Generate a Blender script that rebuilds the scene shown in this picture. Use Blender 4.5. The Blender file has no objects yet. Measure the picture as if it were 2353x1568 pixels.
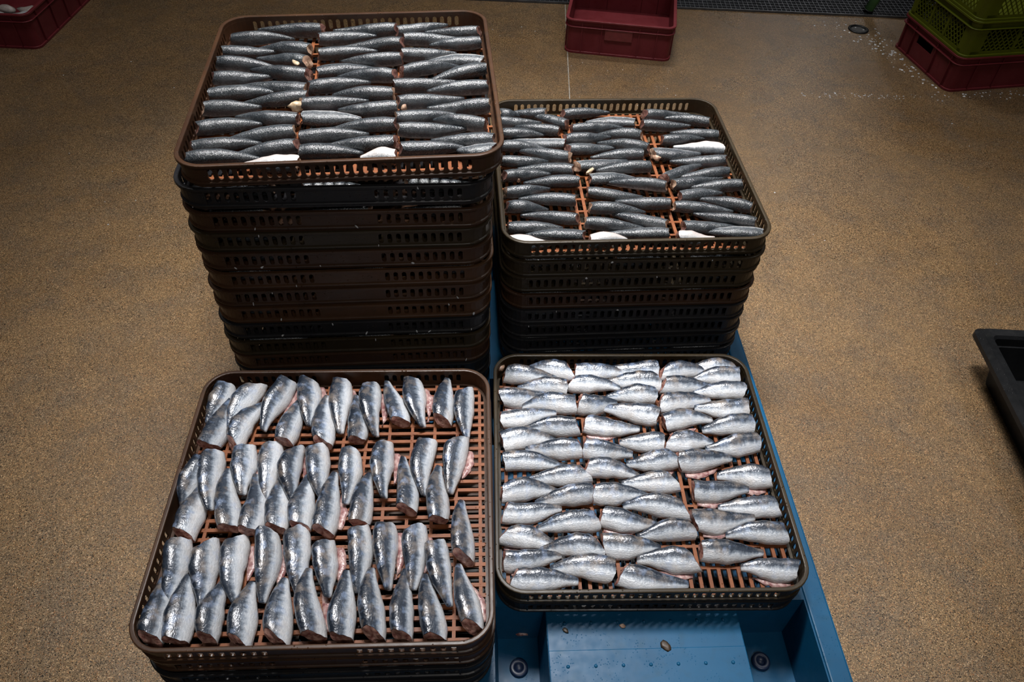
import bpy, bmesh, math, random
from mathutils import Vector, Matrix
random.seed(7)
SC = bpy.context.scene
COL = SC.collection

# ------------------------------------------------------------------ helpers
def link(o, parent=None):
    COL.objects.link(o)
    if parent is not None:
        o.parent = parent
    return o

def mesh_obj(name, verts, faces, mat=None, parent=None, smooth=False, mats=None):
    me = bpy.data.meshes.new(name)
    me.from_pydata([tuple(v) for v in verts], [], faces)
    me.update()
    if smooth:
        me.polygons.foreach_set('use_smooth', [True] * len(me.polygons))
    for m in (mats or ([mat] if mat else [])):
        me.materials.append(m)
    return link(bpy.data.objects.new(name, me), parent)

def tag(o, label=None, cat=None, group=None, kind=None):
    if label: o['label'] = label
    if cat: o['category'] = cat
    if group: o['group'] = group
    if kind: o['kind'] = kind
    return o

def empty(name, mw=None):
    o = link(bpy.data.objects.new(name, None))
    o.empty_display_size = 0.05
    if mw is not None:
        o.matrix_world = mw
    return o

class Geo:
    """collects boxes, prisms and tubes into one mesh"""
    def __init__(s): s.v = []; s.f = []
    def box(s, x0, x1, y0, y1, z0, z1):
        b = len(s.v)
        s.v += [(x0,y0,z0),(x1,y0,z0),(x1,y1,z0),(x0,y1,z0),(x0,y0,z1),(x1,y0,z1),(x1,y1,z1),(x0,y1,z1)]
        s.f += [tuple(b+i for i in q) for q in ((3,2,1,0),(4,5,6,7),(0,1,5,4),(1,2,6,5),(2,3,7,6),(3,0,4,7))]
    def bar(s, a, b, w, t, n=(0,0,1)):
        """bar from a to b; w wide in the plane normal to n, t thick along n"""
        a = Vector(a); b = Vector(b); n = Vector(n).normalized()
        d = (b-a).normalized(); e = n.cross(d).normalized()*(w/2); q = n*(t/2)
        k = len(s.v)
        for p in (a, b):
            s.v += [tuple(p-e-q), tuple(p+e-q), tuple(p+e+q), tuple(p-e+q)]
        s.f += [tuple(k+i for i in r) for r in ((0,1,2,3),(7,6,5,4),(0,4,5,1),(1,5,6,2),(2,6,7,3),(3,7,4,0))]
    def lathe(s, prof, c=(0,0,0), n=24):
        k = len(s.v); m = len(prof)
        for i in range(n):
            a = 2*math.pi*i/n
            for r, z in prof:
                s.v.append((c[0]+r*math.cos(a), c[1]+r*math.sin(a), c[2]+z))
        for i in range(n):
            j = (i+1) % n
            for q in range(m-1):
                s.f.append((k+i*m+q, k+j*m+q, k+j*m+q+1, k+i*m+q+1))
    def make(s, name, mat, parent=None, smooth=False, bevel=0):
        o = mesh_obj(name, s.v, s.f, mat, parent, smooth)
        if bevel:
            b = o.modifiers.new('bevel', 'BEVEL'); b.width = bevel; b.segments = 2; b.limit_method = 'ANGLE'
        return o

def rot(yaw): return Matrix.Rotation(yaw, 4, 'Z')

# ------------------------------------------------------------------ materials
class N:
    def __init__(s, name):
        s.m = bpy.data.materials.new(name); s.m.use_nodes = True
        s.t = s.m.node_tree; s.n = s.t.nodes; s.b = s.n['Principled BSDF']
    def add(s, typ, **kw):
        x = s.n.new(typ)
        for k, v in kw.items():
            if k in x.inputs and not hasattr(x, k): x.inputs[k].default_value = v
            elif hasattr(x, k): setattr(x, k, v)
        return x
    def l(s, a, b): s.t.links.new(a, b)
    def set(s, **kw):
        for k, v in kw.items():
            s.b.inputs[k.replace('_', ' ')].default_value = v
    def ramp(s, fac, stops, interp='LINEAR'):
        r = s.n.new('ShaderNodeValToRGB'); e = r.color_ramp.elements; r.color_ramp.interpolation = interp
        while len(e) < len(stops): e.new(0.5)
        for i, (p, c) in enumerate(stops):
            e[i].position = p; e[i].color = (*c, 1) if len(c) == 3 else c
        s.l(fac, r.inputs[0]); return r.outputs[0]
    def noise(s, vec, scale, detail=3, rough=.55, dist=0):
        x = s.n.new('ShaderNodeTexNoise'); x.inputs['Scale'].default_value = scale
        x.inputs['Detail'].default_value = detail; x.inputs['Roughness'].default_value = rough
        x.inputs['Distortion'].default_value = dist
        if vec: s.l(vec, x.inputs['Vector'])
        return x.outputs['Fac']
    def voro(s, vec, scale, feature='F1', out='Distance'):
        x = s.n.new('ShaderNodeTexVoronoi'); x.inputs['Scale'].default_value = scale; x.feature = feature
        if vec: s.l(vec, x.inputs['Vector'])
        return x.outputs[out]
    def coord(s, k='Object'): 
        return s.n.new('ShaderNodeTexCoord').outputs[k]
    def mapping(s, vec, scale):
        x = s.n.new('ShaderNodeMapping'); x.inputs['Scale'].default_value = scale; s.l(vec, x.inputs['Vector']); return x.outputs[0]
    def mix(s, fac, a, b, mode='MIX'):
        x = s.n.new('ShaderNodeMix'); x.data_type = 'RGBA'; x.blend_type = mode
        for i, v in ((0, fac), (6, a), (7, b)):
            if isinstance(v, (int, float)): x.inputs[i].default_value = v
            elif isinstance(v, tuple): x.inputs[i].default_value = (*v, 1)
            else: s.l(v, x.inputs[i])
        return x.outputs[2]
    def math(s, op, a, b=0.0):
        x = s.n.new('ShaderNodeMath'); x.operation = op
        for i, v in enumerate((a, b)):
            if isinstance(v, (int, float)): x.inputs[i].default_value = v
            else: s.l(v, x.inputs[i])
        return x.outputs[0]
    def bump(s, h, strength=.3, dist=.001, prev=None):
        x = s.n.new('ShaderNodeBump'); x.inputs['Strength'].default_value = strength; x.inputs['Distance'].default_value = dist
        s.l(h, x.inputs['Height'])
        if prev is not None: s.l(prev, x.inputs['Normal'])
        return x.outputs[0]
    def base(s, c):
        if isinstance(c, tuple): s.b.inputs['Base Color'].default_value = (*c, 1)
        else: s.l(c, s.b.inputs['Base Color'])
    def done(s, normal=None):
        if normal is not None: s.l(normal, s.b.inputs['Normal'])
        return s.m

def plastic(name, c1, c2, rough=.35, grime=(.02,.015,.01), drops=.25, nscale=9., wet=1.):
    m = N(name); v = m.coord('Object')
    n1 = m.noise(v, nscale, 4, .6)
    c = m.ramp(n1, [(.35, c1), (.65, c2)])
    g = m.ramp(m.noise(v, 38., 3), [(.55, (0,0,0)), (.75, (1,1,1))])
    c = m.mix(m.math('MULTIPLY', g, .6), c, grime)
    m.base(c)
    m.l(m.math('ADD', m.math('MULTIPLY', m.noise(v, 60., 2), .25), rough-.12), m.b.inputs['Roughness'])
    m.set(Specular_IOR_Level=.2)
    b = m.bump(m.noise(v, 160., 2), drops*.35, .0004)
    dr = m.ramp(m.voro(v, 150.*wet), [(.10, (1,1,1)), (.22, (0,0,0))])
    dm = m.ramp(m.noise(v, 24., 2), [(.50-.12*(wet-1), (0,0,0)), (.62-.12*(wet-1), (1,1,1))])
    b = m.bump(m.math('MULTIPLY', dr, dm), min(1., drops*3.), .0016, b)
    return m.done(b)

def floor_material():
    m = N('quartz resin floor'); v = m.coord('Object')
    big = m.noise(v, 1.3, 4, .6, .4)
    mid = m.noise(v, 9., 4, .6)
    base = m.ramp(big, [(.3, (.128,.080,.039)), (.52, (.170,.111,.057)), (.72, (.152,.106,.063))])
    base = m.mix(m.ramp(mid, [(.42, (0,0,0)), (.70, (.75,.75,.75))]), base, (.105,.079,.054))
    cell = m.n.new('ShaderNodeTexVoronoi'); cell.inputs['Scale'].default_value = 600.; m.l(v, cell.inputs['Vector'])
    sep = m.n.new('ShaderNodeSeparateColor'); m.l(cell.outputs['Color'], sep.inputs[0])
    grain = m.ramp(sep.outputs[0], [(0., (.10,.10,.10)), (.09, (.40,.39,.39)), (.22, (.74,.73,.70)), (.50, (.98,.97,.95)), (.78, (1.28,1.25,1.2)), (.93, (2.3,2.3,2.3))], 'CONSTANT')
    c = m.mix(1., base, grain, 'MULTIPLY')
    orange = m.ramp(sep.outputs[1], [(.9, (0,0,0)), (.93, (1,1,1))], 'CONSTANT')
    c = m.mix(m.math('MULTIPLY', orange, .6), c, (.24,.10,.035))
    spots = m.ramp(m.voro(v, 3.1), [(.02, (1,1,1)), (.055, (0,0,0))])
    c = m.mix(m.math('MULTIPLY', spots, .5), c, (.05,.032,.02))
    m.base(c)
    wet = m.noise(v, 1.1, 3, .5)
    m.l(m.ramp(wet, [(.4, (.36,)*3), (.62, (.22,)*3)]), m.b.inputs['Roughness'])
    b = m.bump(m.noise(v, 600., 1), .5, .0009)
    b = m.bump(sep.outputs[2], .9, .0010, b)
    b = m.bump(m.noise(v, 26., 2), .25, .003, b)
    m.set(Specular_IOR_Level=.38)
    return m.done(b)

def skin_material(name, frosty):
    m = N(name); uv = m.coord('UV'); ob = m.coord('Object')
    info = m.n.new('ShaderNodeObjectInfo').outputs['Random']
    sep = m.n.new('ShaderNodeSeparateXYZ'); m.l(uv, sep.inputs[0])
    off = m.n.new('ShaderNodeVectorMath'); off.operation = 'ADD'; m.l(ob, off.inputs[0])
    cmb = m.n.new('ShaderNodeCombineXYZ'); m.l(m.math('MULTIPLY', info, 9.), cmb.inputs[0]); m.l(m.math('MULTIPLY', info, 23.), cmb.inputs[2])
    m.l(cmb.outputs[0], off.inputs[1]); p = off.outputs[0]
    n = m.noise(p, 70., 4, .65); nb = m.noise(p, 26., 3)
    stripe = m.noise(m.mapping(p, (190., 70., 45.)), 1., 3, .6)
    vv = m.math('ADD', sep.outputs[1], m.math('MULTIPLY', m.math('SUBTRACT', n, .5), .30))
    vv = m.math('ADD', vv, m.math('MULTIPLY', m.math('SUBTRACT', stripe, .5), .22))
    vv = m.math('ADD', vv, m.math('MULTIPLY', m.math('SUBTRACT', info, .5), .10 if not frosty else .16))
    if frosty:
        c = m.ramp(vv, [(.0,(.34,.29,.27)), (.28,(.35,.335,.325)), (.46,(.23,.235,.24)), (.57,(.076,.085,.092)), (.70,(.029,.035,.041)), (1.,(.010,.013,.016))])
        fr = m.ramp(m.noise(p, 480., 4, .7), [(.48,(0,0,0)), (.66,(1,1,1))])
        pat = m.ramp(nb, [(.38,(.12,)*3), (.66,(.75,)*3)])
        c = m.mix(m.math('MULTIPLY', m.math('MULTIPLY', fr, pat), .34), c, (.34,.35,.35))
    else:
        c = m.ramp(vv, [(.0,(.46,.45,.45)), (.28,(.55,.56,.58)), (.46,(.45,.48,.52)), (.58,(.19,.22,.26)), (.68,(.045,.056,.075)), (1.,(.010,.014,.022))])
        gold = m.ramp(m.noise(p, 42., 3), [(.5,(0,0,0)), (.75,(1,1,1))])
        c = m.mix(m.math('MULTIPLY', gold, .30), c, (.48,.38,.29), 'MIX')
        blue = m.ramp(m.noise(p, 55., 2), [(.55,(0,0,0)), (.7,(1,1,1))])
        c = m.mix(m.math('MULTIPLY', blue, .26), c, (.30,.40,.60), 'MIX')
    # small scale plates
    sc = m.n.new('ShaderNodeTexVoronoi'); sc.inputs['Scale'].default_value = 1.; m.l(m.mapping(p, (230., 330., 420.)), sc.inputs['Vector'])
    sp = m.n.new('ShaderNodeSeparateColor'); m.l(sc.outputs['Color'], sp.inputs[0])
    c = m.mix(m.math('MULTIPLY', sp.outputs[0], .18 if frosty else .28), c, (.85,.88,.92) if frosty else (.5,.53,.58), 'MULTIPLY' if not frosty else 'SOFT_LIGHT')
    m.base(c)
    m.set(Metallic=.08 if frosty else .12, Specular_IOR_Level=.7)
    m.l(m.math('ADD', m.math('MULTIPLY', m.noise(p, 90., 2), .20), .12 if frosty else .14), m.b.inputs['Roughness'])
    b = m.bump(sc.outputs['Distance'], .30 if frosty else .22, .0010)
    b = m.bump(m.noise(p, 420. if frosty else 480., 3, .7), .75 if frosty else .30, .0013 if frosty else .0008, b)
    st = m.noise(m.mapping(p, (14., 160., 220.)), 1., 2)
    b = m.bump(st, .16 if frosty else .34, .0013, b)
    b = m.bump(m.noise(p, 230., 2), .15 if frosty else .34, .0013, b)
    b = m.bump(nb, .30, .004, b)
    return m.done(b)

def flesh_material(name, c1, c2, rough=.3):
    m = N(name); p = m.coord('Object')
    m.base(m.ramp(m.noise(p, 120., 3), [(.35, c1), (.65, c2)]))
    m.set(Roughness=rough, Subsurface_Weight=.12, Subsurface_Radius=(.004,.0015,.001), Subsurface_Scale=1.)
    return m.done(m.bump(m.noise(p, 220., 3), .5, .002))

def simple(name, c, rough=.4, metal=0.):
    m = N(name); p = m.coord('Object')
    d = tuple(x*.72 for x in c)
    m.base(m.ramp(m.noise(p, 30., 3), [(.35, d), (.65, c)])); m.set(Roughness=rough, Metallic=metal)
    return m.done(m.bump(m.noise(p, 150., 2), .2, .0008))

M = {}
M['floor'] = floor_material()
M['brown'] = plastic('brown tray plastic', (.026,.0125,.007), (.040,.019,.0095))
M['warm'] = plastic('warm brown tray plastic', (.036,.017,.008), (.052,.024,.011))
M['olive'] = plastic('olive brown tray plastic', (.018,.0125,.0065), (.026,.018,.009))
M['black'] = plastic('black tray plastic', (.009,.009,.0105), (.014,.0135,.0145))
M['grid'] = plastic('orange brown grid plastic', (.110,.034,.012), (.165,.055,.020), .5, (.07,.025,.015), .3, 30.)
M['skin'] = skin_material('fresh sardine skin', False)
M['frost'] = skin_material('frosted sardine skin', True)
M['flesh'] = flesh_material('dark frozen flesh', (.075,.030,.026), (.20,.115,.09))
M['skinflesh'] = flesh_material('cut sardine flesh', (.13,.045,.038), (.34,.20,.16))
M['paleflesh'] = flesh_material('pale frozen flesh', (.22,.13,.09), (.40,.28,.20))
M['flap'] = flesh_material('belly wall', (.15,.055,.055), (.34,.24,.22))
M['scrap'] = flesh_material('fish scrap', (.26,.19,.11), (.44,.35,.25))
M['ice'] = simple('ice crumbs', (.46,.47,.48), .25)
M['blue'] = plastic('blue pallet plastic', (.002,.044,.100), (.003,.062,.138), .42, (.004,.045,.09), .12, 5., 1.3)
M['bluehub'] = simple('dark blue plug plastic', (.006,.016,.05), .4)
M['red'] = plastic('dark red crate plastic', (.105,.014,.018), (.140,.022,.027), .40, (.10,.01,.012), .15, 6.)
M['redlabel'] = simple('worn red panel', (.17,.028,.032), .45)
M['green'] = plastic('olive green crate plastic', (.070,.085,.004), (.092,.108,.006), .38, (.06,.075,.005), .15, 6.)
M['tub'] = plastic('black tub plastic', (.004,.0044,.005), (.0075,.008,.009), .42, (.012,.012,.012), .15, 8.)
M['steel'] = simple('galvanised grate steel', (.16,.17,.19), .45, .7)
M['dark'] = simple('drain shade', (.012,.012,.013), .5)
M['legpaint'] = simple('green leg paint', (.13,.34,.13), .4)
M['joint'] = simple('pale joint strip', (.34,.32,.28), .12)
M['gut'] = simple('brown bit', (.035,.022,.012), .5)
M['wall'] = simple('washable wall panel', (.20,.205,.21), .45)

# fish in the top trays: (cut x, cut y, tail x, tail y, notes) in metres from the tray centre
FISH = {
 'A': {
  'left': [(-0.074,0.25,-0.222,0.28,''),(-0.275,0.222,-0.137,0.224,''),(-0.095,0.162,-0.211,0.193,''),(-0.29,0.168,-0.171,0.169,''),(-0.095,0.105,-0.208,0.145,''),(-0.29,0.104,-0.157,0.09,''),(-0.089,0.049,-0.213,0.081,''),(-0.286,0.043,-0.166,0.055,''),(-0.089,-0.002,-0.223,0.021,''),(-0.278,-0.014,-0.149,-0.006,''),(-0.084,-0.042,-0.21,-0.042,''),(-0.287,-0.076,-0.172,-0.066,''),(-0.095,-0.116,-0.217,-0.102,''),(-0.287,-0.141,-0.163,-0.126,''),(-0.097,-0.166,-0.225,-0.171,''),(-0.291,-0.203,-0.157,-0.189,''),(-0.085,-0.217,-0.205,-0.226,''),(-0.282,-0.248,-0.152,-0.241,''),(-0.081,-0.267,-0.181,-0.258,'w')],
  'middle': [(0.093,0.247,-0.051,0.257,''),(-0.08,0.215,0.047,0.228,''),(0.107,0.178,-0.023,0.188,''),(-0.074,0.147,0.051,0.157,''),(0.104,0.104,-0.024,0.116,''),(-0.071,0.068,0.051,0.088,'p'),(0.094,0.032,-0.028,0.05,''),(-0.081,0.001,0.042,0.015,''),(0.089,-0.032,-0.035,-0.022,''),(-0.092,-0.066,0.04,-0.053,''),(0.096,-0.09,-0.019,-0.087,''),(-0.082,-0.109,0.027,-0.119,'pf'),(0.096,-0.151,-0.03,-0.147,''),(-0.082,-0.187,0.045,-0.18,''),(0.097,-0.21,-0.027,-0.211,''),(-0.079,-0.236,0.035,-0.236,''),(0.096,-0.252,0.032,-0.246,'w')],
  'right': [(0.094,0.24,0.21,0.266,''),(0.287,0.224,0.158,0.238,''),(0.112,0.195,0.24,0.201,''),(0.286,0.176,0.167,0.174,''),(0.106,0.124,0.225,0.138,''),(0.282,0.097,0.157,0.111,'p'),(0.106,0.049,0.228,0.079,''),(0.287,0.057,0.165,0.027,''),(0.093,-0.011,0.22,0.007,''),(0.285,-0.027,0.159,-0.026,''),(0.103,-0.077,0.233,-0.06,''),(0.288,-0.103,0.158,-0.092,''),(0.099,-0.131,0.214,-0.119,''),(0.27,-0.167,0.169,-0.145,''),(0.106,-0.18,0.232,-0.175,''),(0.286,-0.223,0.164,-0.207,''),(0.106,-0.237,0.228,-0.237,''),(0.281,-0.249,0.211,-0.244,'p')],
 },
 'B': {
  'left': [(-0.29,0.259,-0.219,0.264,''),(-0.155,0.268,-0.246,0.269,''),(-0.104,0.206,-0.191,0.254,''),(-0.291,0.214,-0.17,0.219,''),(-0.13,0.169,-0.244,0.204,''),(-0.289,0.168,-0.168,0.163,''),(-0.121,0.118,-0.251,0.144,'p'),(-0.292,0.108,-0.17,0.103,''),(-0.115,0.053,-0.236,0.088,''),(-0.288,0.044,-0.168,0.043,''),(-0.114,-0.001,-0.245,0.02,''),(-0.298,-0.023,-0.169,-0.011,''),(-0.106,-0.051,-0.235,-0.045,''),(-0.296,-0.093,-0.175,-0.074,''),(-0.123,-0.127,-0.251,-0.108,''),(-0.298,-0.148,-0.186,-0.147,''),(-0.124,-0.193,-0.251,-0.171,''),(-0.292,-0.218,-0.161,-0.224,''),(-0.119,-0.252,-0.245,-0.242,''),(-0.281,-0.259,-0.181,-0.255,'w')],
  'middle': [(-0.11,0.256,0.017,0.27,''),(0.074,0.215,-0.052,0.224,'p'),(-0.093,0.181,0.041,0.192,''),(0.081,0.142,-0.029,0.168,''),(-0.116,0.13,0.003,0.147,''),(0.088,0.087,-0.035,0.125,''),(-0.116,0.086,0.008,0.101,''),(0.068,0.061,-0.06,0.063,''),(-0.099,0.015,0.028,0.042,'p'),(0.076,0.004,-0.055,0.001,'f'),(-0.074,-0.033,0.037,-0.032,'p'),(0.098,-0.081,-0.035,-0.047,''),(-0.087,-0.092,0.041,-0.104,''),(0.097,-0.144,-0.027,-0.124,''),(-0.091,-0.156,0.035,-0.169,''),(0.072,-0.218,-0.041,-0.175,''),(-0.108,-0.213,0.021,-0.224,''),(0.069,-0.253,-0.06,-0.239,''),(-0.106,-0.265,-0.021,-0.254,'w')],
  'right': [(0.107,0.245,0.232,0.255,''),(0.271,0.209,0.16,0.235,''),(0.092,0.194,0.22,0.195,'f'),(0.289,0.142,0.161,0.162,''),(0.132,0.126,0.244,0.13,''),(0.284,0.085,0.158,0.109,'w'),(0.097,0.068,0.22,0.072,'p'),(0.27,0.027,0.135,0.037,''),(0.103,-0.041,0.212,0.02,''),(0.265,-0.021,0.14,-0.031,'f'),(0.12,-0.068,0.247,-0.041,''),(0.293,-0.08,0.16,-0.073,''),(0.127,-0.111,0.231,-0.101,''),(0.284,-0.168,0.17,-0.115,''),(0.106,-0.153,0.239,-0.17,''),(0.273,-0.222,0.146,-0.177,''),(0.111,-0.227,0.238,-0.225,''),(0.282,-0.258,0.155,-0.235,'p'),(0.094,-0.257,0.175,-0.255,'w')],
 },
 'C': {
  'back': [(-0.261,0.271,-0.29,0.175,''),(-0.257,0.116,-0.241,0.235,''),(-0.198,0.275,-0.231,0.161,''),(-0.214,0.118,-0.173,0.228,''),(-0.132,0.284,-0.16,0.155,'f'),(-0.114,0.123,-0.094,0.244,''),(-0.086,0.297,-0.068,0.165,'f'),(-0.037,0.123,-0.041,0.243,''),(-0.017,0.283,-0.007,0.149,'f'),(0.031,0.129,0.018,0.242,''),(0.047,0.266,0.066,0.14,'f'),(0.113,0.172,0.08,0.288,''),(0.135,0.276,0.16,0.162,'f'),(0.2,0.173,0.209,0.3,''),(0.245,0.251,0.249,0.132,'')],
  'middle': [(-0.284,0.087,-0.288,-0.022,''),(-0.259,-0.079,-0.256,0.038,''),(-0.246,0.094,-0.223,-0.028,''),(-0.18,-0.069,-0.208,0.065,''),(-0.188,0.113,-0.172,0.007,'f'),(-0.139,-0.074,-0.153,0.05,''),(-0.135,0.117,-0.124,-0.004,''),(-0.095,-0.07,-0.102,0.048,''),(-0.09,0.104,-0.076,-0.013,'f'),(-0.051,-0.066,-0.054,0.052,''),(-0.049,0.109,-0.022,-0.001,''),(-0.009,-0.078,-0.003,0.051,'f'),(0.023,0.099,0.024,-0.015,''),(0.053,-0.06,0.063,0.053,''),(0.087,0.112,0.097,-0.008,'f'),(0.139,-0.035,0.128,0.087,''),(0.171,0.123,0.169,-0.001,''),(0.199,-0.06,0.2,0.061,''),(0.237,0.125,0.219,0.003,'f')],
  'front': [(-0.27,-0.092,-0.256,-0.213,''),(-0.271,-0.27,-0.282,-0.16,''),(-0.223,-0.274,-0.229,-0.157,''),(-0.215,-0.099,-0.196,-0.216,''),(-0.173,-0.271,-0.168,-0.165,''),(-0.165,-0.089,-0.14,-0.208,'f'),(-0.122,-0.278,-0.12,-0.17,''),(-0.107,-0.083,-0.093,-0.208,'f'),(-0.058,-0.278,-0.061,-0.167,''),(-0.06,-0.073,-0.036,-0.198,''),(-0.0,-0.272,-0.024,-0.15,'f'),(-0.002,-0.1,0.015,-0.201,'f'),(0.049,-0.273,0.042,-0.154,''),(0.054,-0.073,0.069,-0.196,''),(0.099,-0.271,0.086,-0.152,''),(0.104,-0.07,0.115,-0.19,'f'),(0.146,-0.277,0.144,-0.153,''),(0.159,-0.076,0.16,-0.191,'f'),(0.199,-0.28,0.183,-0.163,''),(0.195,-0.105,0.223,-0.224,''),(0.273,-0.261,0.24,-0.145,'f'),(0.246,-0.136,0.246,-0.017,'x')],
 },
 'D': {
  'left': [(-0.116,0.27,-0.224,0.281,''),(-0.27,0.251,-0.151,0.244,''),(-0.131,0.209,-0.244,0.214,''),(-0.285,0.179,-0.161,0.191,'f'),(-0.115,0.162,-0.234,0.158,''),(-0.287,0.12,-0.159,0.139,''),(-0.115,0.1,-0.232,0.091,''),(-0.285,0.06,-0.163,0.065,''),(-0.113,0.039,-0.231,0.044,''),(-0.277,0.006,-0.152,-0.003,''),(-0.105,-0.024,-0.23,-0.035,''),(-0.281,-0.072,-0.167,-0.063,''),(-0.095,-0.07,-0.216,-0.092,''),(-0.279,-0.116,-0.163,-0.107,''),(-0.094,-0.135,-0.216,-0.151,''),(-0.283,-0.166,-0.172,-0.192,'f'),(-0.092,-0.2,-0.211,-0.198,''),(-0.289,-0.223,-0.17,-0.211,'f'),(-0.074,-0.243,-0.193,-0.238,''),(-0.267,-0.269,-0.142,-0.266,'')],
  'middle': [(-0.104,0.273,0.015,0.258,''),(0.091,0.272,-0.027,0.287,''),(-0.121,0.225,-0.005,0.211,''),(0.087,0.225,-0.031,0.233,''),(-0.106,0.162,-0.017,0.167,''),(0.072,0.187,-0.041,0.185,''),(0.07,0.125,-0.05,0.153,''),(-0.096,0.106,0.025,0.095,'f'),(0.072,0.053,-0.024,0.057,''),(-0.105,0.037,-0.001,0.022,''),(0.089,0.013,-0.016,0.003,'f'),(-0.104,-0.008,0.007,-0.028,''),(0.079,-0.044,-0.032,-0.046,''),(-0.095,-0.075,0.019,-0.082,''),(0.09,-0.114,-0.036,-0.103,''),(-0.084,-0.128,0.03,-0.143,'f'),(0.095,-0.159,-0.016,-0.172,''),(-0.086,-0.191,0.026,-0.2,''),(0.087,-0.227,-0.024,-0.225,'f'),(-0.058,-0.255,0.068,-0.275,'f')],
  'right': [(0.282,0.275,0.161,0.286,''),(0.101,0.253,0.216,0.267,''),(0.292,0.249,0.172,0.237,''),(0.096,0.218,0.211,0.219,''),(0.287,0.199,0.165,0.2,''),(0.083,0.165,0.202,0.175,''),(0.28,0.154,0.16,0.152,''),(0.083,0.111,0.194,0.121,'f'),(0.28,0.102,0.166,0.094,''),(0.083,0.058,0.182,0.05,''),(0.287,0.052,0.162,0.039,''),(0.098,0.001,0.215,0.013,'f'),(0.288,-0.038,0.174,-0.031,'f'),(0.115,-0.069,0.232,-0.066,'f'),(0.286,-0.107,0.161,-0.107,''),(0.103,-0.14,0.23,-0.131,'f'),(0.288,-0.166,0.163,-0.169,''),(0.104,-0.207,0.229,-0.207,''),(0.286,-0.247,0.176,-0.241,'f')],
 },
}
# ------------------------------------------------------------------ camera (solved from the tray corners)
EYE = 1.6009
F_PX, PITCH, ROLL = 1771.26, 0.814296, 0.0363054
c_, s_ = math.cos(PITCH), math.sin(PITCH)
R0 = Matrix(((1,0,0),(0,-s_,-c_),(0,c_,-s_)))
R1 = Matrix(((math.cos(ROLL),-math.sin(ROLL),0),(math.sin(ROLL),math.cos(ROLL),0),(0,0,1))) @ R0
right, down, fwd = Vector(R1[0]), Vector(R1[1]), Vector(R1[2])
cam_d = bpy.data.cameras.new('camera'); cam = bpy.data.objects.new('camera', cam_d); COL.objects.link(cam)
mw = Matrix.Identity(4)
for i in range(3):
    mw[i][0] = right[i]; mw[i][1] = -down[i]; mw[i][2] = -fwd[i]
mw[0][3], mw[1][3], mw[2][3] = 0, 0, EYE
cam.matrix_world = mw
cam_d.sensor_width = 36; cam_d.lens = F_PX/2353*36; cam_d.clip_start = .05
SC.camera = cam

# ------------------------------------------------------------------ trays
TW, TR, TH = .30, .058, .0497          # half width, corner radius, height
def perim(d, n=8):
    r = TR-d; c = TW-TR; pts = []
    for k, (sx, sy) in enumerate(((1,-1),(1,1),(-1,1),(-1,-1))):
        a0 = -math.pi/2+k*math.pi/2
        for i in range(n+1):
            a = a0+math.pi/2*i/n
            pts.append((sx*c+r*math.cos(a), sy*c+r*math.sin(a)))
    return pts
def loft(prof, corners_only=False, n=8):
    v = []; f = []; m = len(prof); rings = [perim(d, n) for d, z in prof]; L = len(rings[0])
    for i in range(L):
        for q in range(m):
            v.append((*rings[q][i], prof[q][1]+TH))
    for i in range(L):
        if corners_only and i % (n+1) == n: continue
        j = (i+1) % L
        for q in range(m):
            k = (q+1) % m
            f.append((i*m+q, j*m+q, j*m+k, i*m+k))
    return v, f

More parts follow.
